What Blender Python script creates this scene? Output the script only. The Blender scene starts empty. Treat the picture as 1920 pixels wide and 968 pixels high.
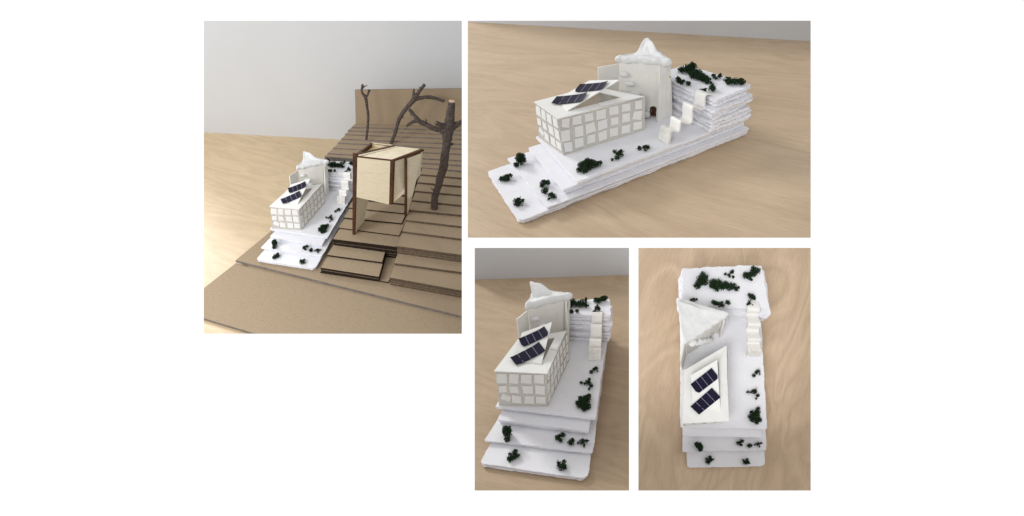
import bpy, bmesh, math, random
import numpy as np
from mathutils import Matrix, Vector, noise

# ---------------------------------------------------------------- camera, world, lamps, exposure
sc = bpy.context.scene
C = bpy.data.collections.new("display"); sc.collection.children.link(C)
EYE = Vector((0, 0, 1.5)); G = 3.0   # overall size of the display
cam_d = bpy.data.cameras.new("camera"); cam = bpy.data.objects.new("camera", cam_d); C.objects.link(cam)
cam.location = EYE; cam.rotation_euler = (math.pi/2, 0, 0)
cam_d.sensor_width = 36; cam_d.lens = 36*1050/1920; cam_d.clip_start = .02; cam_d.clip_end = 500
sc.camera = cam
w = bpy.data.worlds.new("World"); sc.world = w; w.use_nodes = True
bg = w.node_tree.nodes["Background"]; bg.inputs[0].default_value = (1.0, 1.0, 1.01, 1); bg.inputs[1].default_value = .57
sc.view_settings.view_transform = 'Standard'; sc.view_settings.look = 'None'
sc.view_settings.exposure = 0; sc.view_settings.gamma = 1; sc.view_settings.use_curve_mapping = False
sc.render.engine = 'CYCLES'; sc.cycles.use_denoising = True
sc.cycles.max_bounces = 8; sc.cycles.transparent_max_bounces = 16

def area(name, loc, target, size, power, col=(1, 1, 1)):
    loc, target = [EYE+(Vector(p)-EYE)*G for p in (loc, target)]
    d = bpy.data.lights.new(name, 'AREA'); d.shape = 'DISK'; d.size = size*G; d.energy = power*G*G; d.color = col
    o = bpy.data.objects.new(name, d); C.objects.link(o); o.location = loc
    o.rotation_euler = (Vector(target)-Vector(loc)).to_track_quat('-Z', 'Y').to_euler()
    return o
def dirlamp(name, direction, dist, size, irr, col, target=(0, 5, 1.5)):
    # irr: lit level it would give a white card facing it (1 = page white)
    v = Vector(direction).normalized()*dist; t = Vector(target)
    area(name, t+v, target, size, irr*math.pi*math.pi*dist*dist, col)
dirlamp("ceiling_lamp", (-.60, .30, .8), 34, 9, .60, (1, .985, .96), (0, 6, 1.5))
dirlamp("front_fill_lamp", (-.46, -.87, -.15), 10, 4.5, .70, (1, 1, 1), (0, 1, 1.4))  # added, unseen: lifts the display wall to white, also lights the top-down set-up

area("left_fill_lamp", (-9.5, 8.5, 7.0), (-2.6, 12, 2.2), 5, 150, (1, 1, 1))  # added fill, kept out of view, to brighten the top left set-up
area("wall_fill_lamp", (-6.5, 2.6, 3.2), (-2.8, 12.5, 3.6), 3, 270, (1, 1, 1))  # second added fill, unseen, evens the light on the top left back wall

# ---------------------------------------------------------------- the four set-ups: pose of each diorama
VIEWS = {
 "TR": dict(R=[[0.33761,0.919136,-0.202999],[-0.522153,0.362311,0.772067],[-0.783183,0.15466,-0.60225]], t=[4.2212,91.3838,579.4749],
   w=[0.07194,-0.04509,-0.04681,-0.01937,0.00096,-0.02965,-0.04338,-0.02047,-0.03132,0.00236,-0.04164,0.04227], u=.006),
 "TL": dict(R=[[0.989796,0.135733,0.043357],[-0.11836,0.613779,0.780555],[-0.079336,0.777723,-0.623581]], t=[-405.416,11.9414,926.597],
   w=[-0.01466,0.00862,-0.0036,-0.03702,-0.02157,0.04608,-0.01175,0.01797,-0.0169,0.02546,-0.03039,0.04472], u=.0092),
 "BL": dict(R=[[0.970421,0.223845,-0.090427],[-0.021823,0.454362,0.89055],[-0.240432,0.862234,-0.445808]], t=[-8.293,-197.0659,596.6567],
   w=[-0.01497,-0.02705,0.007,-0.10948,0.05677,0.0145,-0.07462,-0.029,-0.00335,0.08317,0.04977,0.03814], u=.0024),
 "BR": dict(R=[[0.998506,0.01449,0.052682],[-0.034284,0.916908,0.397624],[0.042543,0.398837,-0.916035]], t=[194.3688,-226.4023,611.562],
   w=[-0.02338,-0.12851,0.00447,0.07827,0.05248,-0.26951,0.09593,-0.10172,0.10735,-0.09402,0.01523,-0.02133], u=.0021),
}
PLACE = {"TR": "in the long side view, top right", "TL": "beside the plywood house, top left",
         "BL": "in the end-on view, bottom middle", "BR": "in the top-down view, bottom right"}
A = Matrix(((1, 0, 0), (0, 0, 1), (0, 1, 0)))
for k, v in VIEWS.items():
    R = Matrix(v["R"]); u = v["u"]*G
    M = (A @ R).to_4x4() @ Matrix.Scale(u, 4)
    M.translation = EYE + A @ (Vector(v["t"])*u)
    v["M"] = M
def warp(P, wv):
    P = np.asarray(P, float).reshape(-1, 3); x, y, z = P[:, 0]-50, P[:, 1]-90, P[:, 2]
    return np.stack([50+x*(1+wv[0]+wv[3]*y/100+wv[10]*z/50)+wv[4]*y+wv[5]*z,
                     90+y*(1+wv[1])+wv[6]*y*y/100+wv[7]*z+wv[11]*x*y/100,
                     z*(1+wv[2]+wv[8]*y/100+wv[9]*z/50)], 1)

cur = None          # current set-up
use_warp = True     # hand-made model: slightly uneven from set-up to set-up
class Thing:
    def __init__(s, name, label, cat, base, group=None, kind=None, single=None):
        v = VIEWS[cur]; s.M = v["M"]
        s.base = tuple(warp([base], v["w"])[0]) if use_warp else tuple(base)
        s.mat4 = s.M @ Matrix.Translation(s.base)
        if single:
            s.o = None; s.meta = (name, label, cat, group, kind)
            V_, F_, mats, mi, sm = single
            me = s.mesh(name, V_, F_, mats, mi, sm); s.o = bpy.data.objects.new(name, me)
        else:
            s.o = bpy.data.objects.new(name, None); s.o.empty_display_size = .01
        C.objects.link(s.o); s.o.matrix_world = s.mat4
        if kind: s.o["kind"] = kind
        if label: s.o["label"] = label
        if cat: s.o["category"] = cat
        if group: s.o["group"] = group
    def mesh(s, name, V_, F_, mats, mi=None, smooth=False):
        V_ = np.asarray(V_, float).reshape(-1, 3)
        P = warp(V_, VIEWS[cur]["w"]) if use_warp else V_
        P = P-np.array(s.base)
        me = bpy.data.meshes.new(name)
        me.from_pydata(P.tolist(), [], F_)
        for m in (mats if isinstance(mats, (list, tuple)) else [mats]): me.materials.append(m)
        if mi is not None: me.polygons.foreach_set("material_index", np.asarray(mi, np.int32))
        if smooth: me.polygons.foreach_set("use_smooth", [True]*len(me.polygons))
        bm = bmesh.new(); bm.from_mesh(me); bmesh.ops.recalc_face_normals(bm, faces=bm.faces); bm.to_mesh(me); bm.free()
        me.update(); return me
    def part(s, name, V_, F_, mats, mi=None, smooth=False, parent=None, label=None):
        me = s.mesh(name, V_, F_, mats, mi, smooth)
        o = bpy.data.objects.new(name, me); C.objects.link(o); o.parent = parent or s.o
        if label: o["label"] = label
        return o

# ---------------------------------------------------------------- materials
def newmat(name):
    m = bpy.data.materials.new(name); m.use_nodes = True
    nt = m.node_tree; b = nt.nodes["Principled BSDF"]; return m, nt, b
def N(nt, t, **kw):
    n = nt.nodes.new(t)
    for k, v in kw.items():
        if k in n.inputs: n.inputs[k].default_value = v
        else: setattr(n, k, v)
    return n
def objco(nt, scale=(1, 1, 1), rot=(0, 0, 0)):
    tc = N(nt, "ShaderNodeTexCoord"); mp = N(nt, "ShaderNodeMapping")
    mp.inputs["Scale"].default_value = scale; mp.inputs["Rotation"].default_value = rot
    nt.links.new(tc.outputs["Object"], mp.inputs[0]); return mp.outputs[0]
def ntex(nt, co, scale, detail=4, rough=.6, dist=0):
    n = N(nt, "ShaderNodeTexNoise"); n.inputs["Scale"].default_value = scale; n.inputs["Detail"].default_value = detail
    n.inputs["Roughness"].default_value = rough; n.inputs["Distortion"].default_value = dist
    nt.links.new(co, n.inputs["Vector"]); return n.outputs["Fac"]
def ramp(nt, fac, stops):
    r = N(nt, "ShaderNodeValToRGB"); e = r.color_ramp.elements
    while len(e) < len(stops): e.new(.5)
    for i, (p, c) in enumerate(stops): e[i].position = p; e[i].color = (*c, 1)
    nt.links.new(fac, r.inputs[0]); return r.outputs[0]
def mul(nt, a, b, fac=1.0, mode='MULTIPLY'):
    m = N(nt, "ShaderNodeMix", data_type='RGBA', blend_type=mode); m.inputs[0].default_value = fac
    nt.links.new(a, m.inputs[6]); nt.links.new(b, m.inputs[7]); return m.outputs[2]
def bump(nt, b, h, strength, dist):
    # relief depth is given in model units: scale it by the object's own size
    n = N(nt, "ShaderNodeBump"); n.inputs["Strength"].default_value = strength
    vt = N(nt, "ShaderNodeVectorTransform", vector_type='VECTOR', convert_from='OBJECT', convert_to='WORLD'); vt.inputs[0].default_value = (dist, 0, 0)
    ln = N(nt, "ShaderNodeVectorMath", operation='LENGTH'); nt.links.new(vt.outputs[0], ln.inputs[0]); nt.links.new(ln.outputs["Value"], n.inputs["Distance"])
    nt.links.new(h, n.inputs["Height"]); nt.links.new(n.outputs[0], b.inputs["Normal"])
def plain(name, col, rough=.7, var=.06, vscale=.08, bs=.3, bscale=1.5, bdist=.3, spec=.3, spots=None):
    m, nt, b = newmat(name); co = objco(nt)
    f = ntex(nt, co, vscale, 5)
    c = ramp(nt, f, [(.3, [max(0, x*(1-var)) for x in col]), (.7, [min(1, x*(1+var)) for x in col])])
    if spots:
        s = ntex(nt, co, spots[0], 2, .5)
        c = mul(nt, c, ramp(nt, s, [(spots[1], spots[2]), (spots[1]+.03, (1, 1, 1))]))
    nt.links.new(c, b.inputs["Base Color"]); b.inputs["Roughness"].default_value = rough
    b.inputs["Specular IOR Level"].default_value = spec
    if bs: bump(nt, b, ntex(nt, co, bscale, 5, .65), bs, bdist)
    return m
FOAM = plain("white_foam", (.80, .805, .845), .75, .025, .06, .35, .9, .35, .25, spots=(.3, .30, (.93, .92, .88)))
CARD = plain("ivory_card", (.82, .82, .795), .7, .03, .1, .2, 2.2, .15, .25)
CARDG = plain("tower_card", (.80, .79, .75), .75, .05, .09, .3, 1.2, .25, .2)
TILE = plain("paper_tile", (.80, .80, .78), .8, .03, .2, .2, 2, .1, .2)
CLAY = plain("white_clay", (.79, .80, .80), .6, .05, .15, .8, .5, 1.1, .3, spots=(.7, .27, (.8, .79, .76)))
RIBBON = plain("glossy_card", (.84, .83, .80), .32, .03, .1, .2, .8, .2, .5)
BLOCKM = plain("grubby_card", (.70, .69, .655), .6, .14, .25, .4, 1.2, .3, .3, spots=(.9, .30, (.75, .73, .68)))
LEAF = plain("dark_green_foam", (.015, .034, .013), .85, .5, .5, .4, 3, .3, .15)
KRAFT = plain("brown_cardboard", (.34, .262, .178), .85, .11, .6, .4, 1.2, .3, .1, spots=(.6, .275, (.5, .46, .42)))
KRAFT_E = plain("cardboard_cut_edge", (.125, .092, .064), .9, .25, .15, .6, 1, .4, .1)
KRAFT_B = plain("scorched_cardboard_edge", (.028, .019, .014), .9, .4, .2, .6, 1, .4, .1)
KRAFT_L = plain("grey_cardboard_edge", (.21, .18, .16), .9, .2, .15, .5, 1, .4, .1)
BURN = plain("burnt_plywood_edge", (.075, .028, .011), .55, .45, .08, .3, 1, .3, .3)
BARK = plain("bark", (.12, .094, .082), .9, .45, .25, 1.0, .5, 4.0, .15, spots=(.3, .3, (1.9, 1.8, 1.75)))
CUTW = plain("cut_wood", (.55, .40, .28), .8, .1, .3, .2, 1, .2, .2)
WALLM = plain("painted_wall", (.61, .62, .63), .6, .02, .004, 0)
WALL_SHADED = plain("shaded_wall_tone", (.50, .505, .515), .6, .02, .004, 0)  # darker copy of painted_wall, the wall's shade put into its colour
INNER = plain("rust_brown_board", (.22, .105, .065), .8, .2, .2, .2, 1, .2, .1)
BRASS = plain("brass_pin", (.45, .30, .08), .35, .1, .5, 0)
SOLAR = plain("navy_solar_film", (.006, .005, .022), .5, .2, .3, 0, .6, .2, .18)
SGRID = plain("dim_grid_line", (.035, .03, .085), .5, .05, 1, 0)
SLINE = plain("silver_line", (.50, .48, .62), .5, .05, 1, 0)
m, nt, b = newmat("display_white"); b.inputs["Base Color"].default_value = (.95, .95, .95, 1); b.inputs["Roughness"].default_value = .9
b.inputs["Specular IOR Level"].default_value = 0; PAGE = m
# clear acrylic sheet, a little milky
m, nt, b = newmat("milky_acrylic"); nt.nodes.remove(b)
tr = N(nt, "ShaderNodeBsdfTransparent"); tr.inputs[0].default_value = (.90, .88, .84, 1)
b2 = N(nt, "ShaderNodeBsdfPrincipled"); b2.inputs["Base Color"].default_value = (.85, .835, .80, 1); b2.inputs["Roughness"].default_value = .18
mx = N(nt, "ShaderNodeMixShader"); co = objco(nt); f = ntex(nt, co, .12, 3)
mr = N(nt, "ShaderNodeMapRange"); mr.inputs[3].default_value = .38; mr.inputs[4].default_value = .62; nt.links.new(f, mr.inputs[0])
nt.links.new(mr.outputs[0], mx.inputs[0]); nt.links.new(tr.outputs[0], mx.inputs[1]); nt.links.new(b2.outputs[0], mx.inputs[2])
nt.links.new(mx.outputs[0], nt.nodes["Material Output"].inputs[0]); ACRYL = m
def table_mat(name, rot, seed, tint=(1, 1, 1), gr=(.0035, .02, 2.2, 24, 1)):
    m, nt, b = newmat(name)
    co = objco(nt, (1, 1, 1), (0, 0, rot)); mp = N(nt, "ShaderNodeMapping"); mp.inputs["Scale"].default_value = (gr[0], gr[1], 1)
    mp.inputs["Location"].default_value = (seed, seed*.37, 0); nt.links.new(co, mp.inputs[0])
    broad = ntex(nt, mp.outputs[0], 1.0, 2, .4, gr[2])
    wv = N(nt, "ShaderNodeMath", operation='MULTIPLY'); wv.inputs[1].default_value = gr[3]; nt.links.new(broad, wv.inputs[0])
    sn = N(nt, "ShaderNodeMath", operation='SINE'); nt.links.new(wv.outputs[0], sn.inputs[0])
    mr = N(nt, "ShaderNodeMapRange"); mr.inputs[1].default_value = -1; mr.inputs[2].default_value = 1; nt.links.new(sn.outputs[0], mr.inputs[0])
    fine_m = N(nt, "ShaderNodeMapping"); fine_m.inputs["Scale"].default_value = (.02, .35, 1); nt.links.new(co, fine_m.inputs[0])
    fine = ntex(nt, fine_m.outputs[0], 1.0, 6, .7, .3)
    base = (.545*tint[0], .42*tint[1], .29*tint[2])
    c = ramp(nt, mr.outputs[0], [(.0, [x*(1-f_*gr[4]) for x, f_ in zip(base, (.05, .065, .08))]), (.3, base), (.75, [x*(1+.03*gr[4]) for x in base]), (1, [x*(1+.075*gr[4]) for x in base])])
    c2 = ramp(nt, ntex(nt, co, .006, 3, .5), [(.3, (.93, .91, .88)), (.7, (1.03, 1.03, 1.04))])
    c = mul(nt, c, c2); c = mul(nt, c, ramp(nt, fine, [(.3, (.93, .92, .9)), (.65, (1.03, 1.03, 1.03))]))
    spk = ntex(nt, objco(nt, (1, 1, 1), (0, 0, rot)), .16, 1, .4); c = mul(nt, c, ramp(nt, spk, [(.13, (.66, .60, .54)), (.17, (1, 1, 1))]))
    pm = N(nt, "ShaderNodeMapping"); pm.inputs["Scale"].default_value = (.07, 1.3, 1); nt.links.new(co, pm.inputs[0])
    c = mul(nt, c, ramp(nt, ntex(nt, pm.outputs[0], 1.0, 3, .6, .2), [(.33, (.88, .855, .82)), (.46, (1, 1, 1)), (.7, (1.03, 1.03, 1.03))]))
    st = ntex(nt, co, .022, 2, .4, .5); c = mul(nt, c, ramp(nt, st, [(.25, (.93, .9, .86)), (.33, (1, 1, 1))]))
    nt.links.new(c, b.inputs["Base Color"]); b.inputs["Roughness"].default_value = .45; b.inputs["Specular IOR Level"].default_value = .35
    bump(nt, b, fine, .12, .3); return m
def ply_mat(name):
    m, nt, b = newmat(name); co = objco(nt, (1, 1, 1)); mp = N(nt, "ShaderNodeMapping"); mp.inputs["Scale"].default_value = (.06, .06, .5)
    nt.links.new(co, mp.inputs[0]); f = ntex(nt, mp.outputs[0], 1.2, 6, .7, .6)
    c = ramp(nt, f, [(.25, (.58, .49, .33)), (.55, (.70, .62, .455)), (.8, (.75, .68, .53))])
    nt.links.new(c, b.inputs["Base Color"]); b.inputs["Roughness"].default_value = .6; bump(nt, b, f, .3, .5); return m
PLY = ply_mat("pale_plywood")
m, nt, b = newmat("honey_plywood"); b.inputs["Base Color"].default_value = (.66, .50, .25, 1); b.inputs["Roughness"].default_value = .5; HONEY = m

# ---------------------------------------------------------------- geometry helpers
def box8(p):  # 8 points: bottom 4 ccw, top 4
    return p, [(0, 3, 2, 1), (4, 5, 6, 7), (0, 1, 5, 4), (1, 2, 6, 5), (2, 3, 7, 6), (3, 0, 4, 7)]
def slab(poly, thick_vec, n_top=True):
    """flat polygon extruded by thick_vec; returns verts, faces (0 = top, 1 = back, rest sides)"""
    P = [np.array(p, float) for p in poly]; t = np.array(thick_vec, float); n = len(P)
    V_ = P+[p+t for p in P]
    F_ = [tuple(range(n)), tuple(range(2*n-1, n-1, -1))]+[(i, n+i, n+(i+1) % n, (i+1) % n) for i in range(n)]
    return V_, F_
def pane(a, b_, c, d, th, nu=8, nv=4):
    V_, F_ = [], []
    for s_ in (0, 1):
        for j in range(nv+1):
            for i in range(nu+1):
                u_, v_ = i/nu, j/nv
                V_.append(a*(1-u_)*(1-v_)+b_*u_*(1-v_)+c*u_*v_+d*(1-u_)*v_+th*s_)
    M_ = (nu+1)*(nv+1); ix = lambda i, j, s_: s_*M_+j*(nu+1)+i
    for s_ in (0, 1):
        for j in range(nv):
            for i in range(nu): F_.append((ix(i, j, s_), ix(i+1, j, s_), ix(i+1, j+1, s_), ix(i, j+1, s_)))
    for i in range(nu): F_ += [(ix(i, 0, 0), ix(i+1, 0, 0), ix(i+1, 0, 1), ix(i, 0, 1)), (ix(i, nv, 0), ix(i+1, nv, 0), ix(i+1, nv, 1), ix(i, nv, 1))]
    for j in range(nv): F_ += [(ix(0, j, 0), ix(0, j+1, 0), ix(0, j+1, 1), ix(0, j, 1)), (ix(nu, j, 0), ix(nu, j+1, 0), ix(nu, j+1, 1), ix(nu, j, 1))]
    return V_, F_
def join(parts):
    V_, F_ = [], []
    for v, f in parts:
        o = len(V_); V_ += list(v); F_ += [tuple(i+o for i in q) for q in f]
    return V_, F_
def nz(p, s=1.0): return noise.noise(Vector(p)*s)
def tube(pts, sides=10, rough=.12, sub=3, cap=True, seed=0):
    pts = [np.array(p, float) for p in pts]
    P = []
    for i in range(len(pts)-1):
        p0 = pts[max(i-1, 0)]; p1 = pts[i]; p2 = pts[i+1]; p3 = pts[min(i+2, len(pts)-1)]
        for k in range(sub):
            t = k/sub
            P.append(.5*((2*p1)+(-p0+p2)*t+(2*p0-5*p1+4*p2-p3)*t*t+(-p0+3*p1-3*p2+p3)*t**3))
    P.append(pts[-1]); V_, F_ = [], []
    ref = np.array([.31, .92, .22])
    for i, p in enumerate(P):
        d = P[min(i+1, len(P)-1)][:3]-P[max(i-1, 0)][:3]; d /= np.linalg.norm(d)+1e-9
        a = np.cross(d, ref); a /= np.linalg.norm(a); b_ = np.cross(d, a)
        for k in range(sides):
            an = 2*math.pi*k/sides; off = a*math.cos(an)+b_*math.sin(an)
            r = p[3]*(1+rough*nz((p[0]*.25+off[0]*1.5+seed, p[1]*.25+off[1]*1.5, p[2]*.25+off[2]*1.5))*2)
            V_.append(p[:3]+off*r)
    for i in range(len(P)-1):
        for k in range(sides):
            k2 = (k+1) % sides
            F_.append((i*sides+k, i*sides+k2, (i+1)*sides+k2, (i+1)*sides+k))
    if cap: F_ += [tuple(range(sides)), tuple(range((len(P)-1)*sides, len(P)*sides))]
    return V_, F_
def resample(poly, step, rad=0):
    P = [np.array(p, float) for p in poly]; out = []; n = len(P)
    for i in range(n):   # round the corners a little
        a, p, c = P[i-1], P[i], P[(i+1) % n]
        r = rad[i] if isinstance(rad, (list, tuple)) else rad
        if r > 0:
            d0 = (a-p)/np.linalg.norm(a-p); d1 = (c-p)/np.linalg.norm(c-p)
            for t in (0, .33, .67, 1):
                out.append((1-t)**2*(p+d0*r)+2*t*(1-t)*p+t*t*(p+d1*r))
        else: out.append(p)
    res = []; n = len(out)
    for i in range(n):
        a, c = out[i], out[(i+1) % n]; L = np.linalg.norm(c-a); k = max(1, int(L/step))
        for j in range(k): res.append(a+(c-a)*j/k)
    return res
def sheet(poly, z0, z1, seed, rough=.55, rad=1.5, step=2.0, lean=0.0, warpz=.25):
    """torn foam sheet: outline with a ragged, layered edge"""
    P = resample(poly, step, rad); n = len(P); c = sum(P)/n
    fr = [0, .07, .30, .52, .75, .95, 1.0]; off = [-1.5, -.7, -.2, .1, -.25, .08, -.06]
    V_, F_ = [], []
    for q, (f, o) in enumerate(zip(fr, off)):
        for i, p in enumerate(P):
            t = P[(i+1) % n]-P[i-1]; nn = np.array([t[1], -t[0]]); nn /= np.linalg.norm(nn)+1e-9
            if np.dot(nn, p-c) < 0: nn = -nn
            a = nz((p[0]*.06+seed*7.3, p[1]*.06, seed*1.7))*1.2+nz((p[0]*.3, p[1]*.3+seed*3.1, f*3.2+seed))*.8+nz((p[0]*1.1, p[1]*1.1, f*7+seed))*.5
            g = o+a*rough*1.5 + lean*(f-.5)
            z = z0+(z1-z0)*f+nz((p[0]*.2, p[1]*.2, seed*2.7+f))*warpz*(1 if .05 < f < .94 else .12)
            V_.append((p[0]+nn[0]*g, p[1]+nn[1]*g, z))
    for q in range(len(fr)-1):
        for i in range(n):
            j = (i+1) % n; F_.append((q*n+i, q*n+j, (q+1)*n+j, (q+1)*n+i))
    F_ += [tuple(range(n-1, -1, -1)), tuple(range((len(fr)-1)*n, len(fr)*n))]
    return V_, F_
ico = bmesh.new(); bmesh.ops.create_icosphere(ico, subdivisions=1, radius=1)
ICO_V = np.array([v.co[:] for v in ico.verts]); ICO_F = np.array([[v.index for v in f.verts] for f in ico.faces]); ico.free()
def crumbs(lobes, base, seed, dens=17):
    rs = np.random.RandomState(seed); VV, FF = [], []; o = 0
    for (x, y, z, r) in lobes:
        k = int(dens*r*r)+6
        d = rs.normal(size=(k, 3)); d /= np.linalg.norm(d, axis=1)[:, None]
        rr = r*(rs.uniform(.1, 1.2, k))**.7*1.02; rr[:5] *= 1.35
        p = d*rr[:, None]*np.array([1, 1, .85])+np.array([x, y, z])
        keep = p[:, 2] > .2; p = p[keep]
        for q in p:
            s = rs.uniform(.26, .62); v = ICO_V*(s*rs.uniform(.7, 1.3, (12 if len(ICO_V) == 12 else len(ICO_V), 1)))
            VV.append(v+q+np.array(base)); FF.append(ICO_F+o); o += len(ICO_V)
    return np.concatenate(VV), np.concatenate(FF).tolist()

# ---------------------------------------------------------------- the white display wall with its four openings
D0 = 1.0*G; PXM = D0/1050
WIN = {"TL": (382, 39, 866, 626), "TR": (877, 39, 1520, 446), "BL": (890, 465, 1179.5, 920), "BR": (1197, 465, 1520, 920)}
def make_display_wall():
    bm = bmesh.new(); th, fl = .004*G, .0035*G
    X0, X1, Z0, Z1 = -2.6*G, 2.6*G, -1.9*G, 1.5*G
    xs = sorted({X0, X1, *[(v-960)*PXM for q in WIN.values() for v in (q[0], q[2])]})
    zs = sorted({Z0, Z1, *[(484-v)*PXM for q in WIN.values() for v in (q[1], q[3])]})
    rects = {k: ((q[0]-960)*PXM, (484-q[3])*PXM, (q[2]-960)*PXM, (484-q[1])*PXM) for k, q in WIN.items()}
    def hole(x, z): return any(r[0] < x < r[2] and r[1] < z < r[3] for r in rects.values())
    cache = {}
    def vert(x, z):
        k = (round(x, 6), round(z, 6))
        if k not in cache: cache[k] = bm.verts.new((x, D0, z))
        return cache[k]
    for i in range(len(xs)-1):
        for j in range(len(zs)-1):
            if not hole((xs[i]+xs[i+1])/2, (zs[j]+zs[j+1])/2):
                bm.faces.new([vert(xs[i], zs[j]), vert(xs[i+1], zs[j]), vert(xs[i+1], zs[j+1]), vert(xs[i], zs[j+1])])
    for r in rects.values():   # reveals cut back like a picture mount, opening towards the rear
        a = [(r[0], r[1]), (r[2], r[1]), (r[2], r[3]), (r[0], r[3])]
        b_ = [(r[0]-fl, r[1]-fl), (r[2]+fl, r[1]-fl), (r[2]+fl, r[3]+fl), (r[0]-fl, r[3]+fl)]
        va = [bm.verts.new((x, D0, z)) for x, z in a]; vb = [bm.verts.new((x, D0+th, z)) for x, z in b_]
        for i in range(4): bm.faces.new([va[i], va[(i+1) % 4], vb[(i+1) % 4], vb[i]])
    me = bpy.data.meshes.new("wall"); bm.to_mesh(me); bm.free(); me.materials.append(PAGE)
    o = bpy.data.objects.new("wall", me); C.objects.link(o); o.location = (0, 0, EYE.z); o["kind"] = "structure"
    o["label"] = "plain white wall with four rectangular openings"
make_display_wall()

# ---------------------------------------------------------------- tables and background walls
SURR = {
 "TR": dict(z=-.3, wall=[(-614,121,0),(29,445,0),(12,436,106),(-567,145,137)], n=(-.449,.894), table=[(-614,121),(29,445),(278,180),(90,-83)], rot=-.45, tint=(.97,.97,.97)),
 "TL": dict(z=-9.2, wall=[(-523,368,-9),(306,456,-9),(297,455,402),(-377,383,370)], n=(-.105,.994), table=[(-523,368),(306,456),(421,-247),(-25,-322)], rot=.25, tint=(1.10,1.12,1.06)),
 "BL": dict(z=-.3, wall=[(-146,347,0),(120,381,0),(120,381,56),(-138,348,67)], n=(-.127,.992), table=[(-146,347),(120,381),(139,-122),(4,-144)], rot=.3, tint=(.84,.83,.82)),
 "BR": dict(z=-.3, wall=None, table=[(-42,266),(-69,-102),(200,-99),(300,280)], rot=1.95, tint=(1.10,1.10,1.13)),
}
TL_T = {"TR": "pale plywood table top under the white model in the long side view, top right",
        "TL": "pale plywood table top under the brown cardboard hillside, top left",
        "BL": "pale plywood table top under the white model in the end-on view, bottom middle",
        "BR": "swirly grained plywood table top under the white model seen from above, bottom right"}
def surroundings(k):
    global use_warp
    use_warp = False; s = SURR[k]
    m_ = table_mat("table_plywood_"+k.lower(), s["rot"], {"TR": 1.3, "TL": 4.1, "BL": 2.2, "BR": 7.7}[k], s["tint"], {"BR": (.0065, .014, 1.4, 38, 1.15), "BL": (.005, .018, 1.4, 28, .8)}.get(k, (.0035, .016, 1.6, 30, .85)))
    V_, F_ = slab([(x, y, s["z"]) for x, y in s["table"]], (0, 0, -7))
    c = np.mean(s["table"], axis=0)
    Thing("table_top", TL_T[k], "table", (c[0], c[1], s["z"]), "plywood table tops", single=(V_, F_, [m_], None, False))
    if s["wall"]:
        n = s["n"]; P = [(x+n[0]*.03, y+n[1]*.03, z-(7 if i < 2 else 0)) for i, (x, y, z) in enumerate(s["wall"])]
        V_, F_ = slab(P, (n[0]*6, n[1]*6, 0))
        Thing("wall", None, None, P[0], kind="structure", single=(V_, F_, [WALLM if k == "TL" else WALL_SHADED], None, False))
    use_warp = True

# ---------------------------------------------------------------- the white foam model
def hill(k):
    t = Thing("stepped_base", "white torn foam-board hill in stacked layers "+PLACE[k], "model base", (45, 95, 0), "white stepped bases")
    yb = 219
    def q(xl, xr, yl, yr, xbl=-4, xbr=92, yb=yb): return [(xl, yl), (xr, yr), (xbr, yb), (xbl, yb-1)]
    L = [ # outline, z0, z1, radius(front-left, front-right, ...), rough
     (q(-2.0, 93.2, -30.5, -29.2, 6.5, 90), 0, 2.5, [3, 7, 3, 3], .5),
     (q(-3.0, 94.5, -30, -29.4, 6, 92), 2.5, 5.14, [4, 8, 3, 3], .4),
     (q(-6.2, 93.6, -4.5, -3.2, 6.2, 93), 5.14, 7.1, [1.5, 2, 3, 3], .45),
     (q(-7.2, 95.6, -5.6, -4.1, 6.8, 94.5), 7.1, 9.2, [1.5, 2, 3, 3], .5),
     (q(-1.5, 88.0, 18.6, 17.0, 6.5, 87.5), 9.2, 12.7, [1.5, 1, 3, 3], .5),
     (q(-2.0, 89.6, 17.0, 15.4, 7, 88.5), 12.7, 16.1, [2, 1, 3, 3], .35),
     (q(-5.5, 90.5, 31.5, 30.0, 6.5, 89.5), 16.1, 18.6, [1, 1, 3, 3], .4),
     (q(-7.8, 94.6, 29.2, 27.8, 7.2, 94.5), 18.6, 22.25, [1, 1, 3, 3], .4),
    ]
    S = [((97, 167), (97, 219)), ((98.5, 168), (95.5, 221)), ((100, 167), (96, 217)), ((98.0, 170), (94, 216)),
         ((99, 168), (95.5, 222)), ((101, 169.5), (97, 221.5)), ((97, 175.5), (93.5, 217)), ((97.6, 175.5), (93, 223.5))]
    z = 22.25; dz = (53.82-22.25)/8
    for i, (a, b_) in enumerate(S):
        yl = [168, 170, 169, 172, 170, 171, 174, 173][i]
        L.append(([(4.2+.5*(i % 3), yl), (45, (yl+a[1])/2+(.8 if i % 2 else -.8)), a, b_, (6.6+.5*(i % 2), 215)], z, z+dz, [2, 0, 2.5, 2.5, 4], .95 if i < 7 else .8)); z += dz
    for i, (o, z0, z1, r, rg) in enumerate(L):
        V_, F_ = sheet(o, z0+.05, z1-.05 if i not in (1, 3, 5, 7, 15) else z1, 11.3*i+{"TR": 0, "TL": 0, "BL": 0, "BR": 0}[k], rg, r, 1.35)
        t.part("foam_sheet", V_, F_, FOAM)

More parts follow.
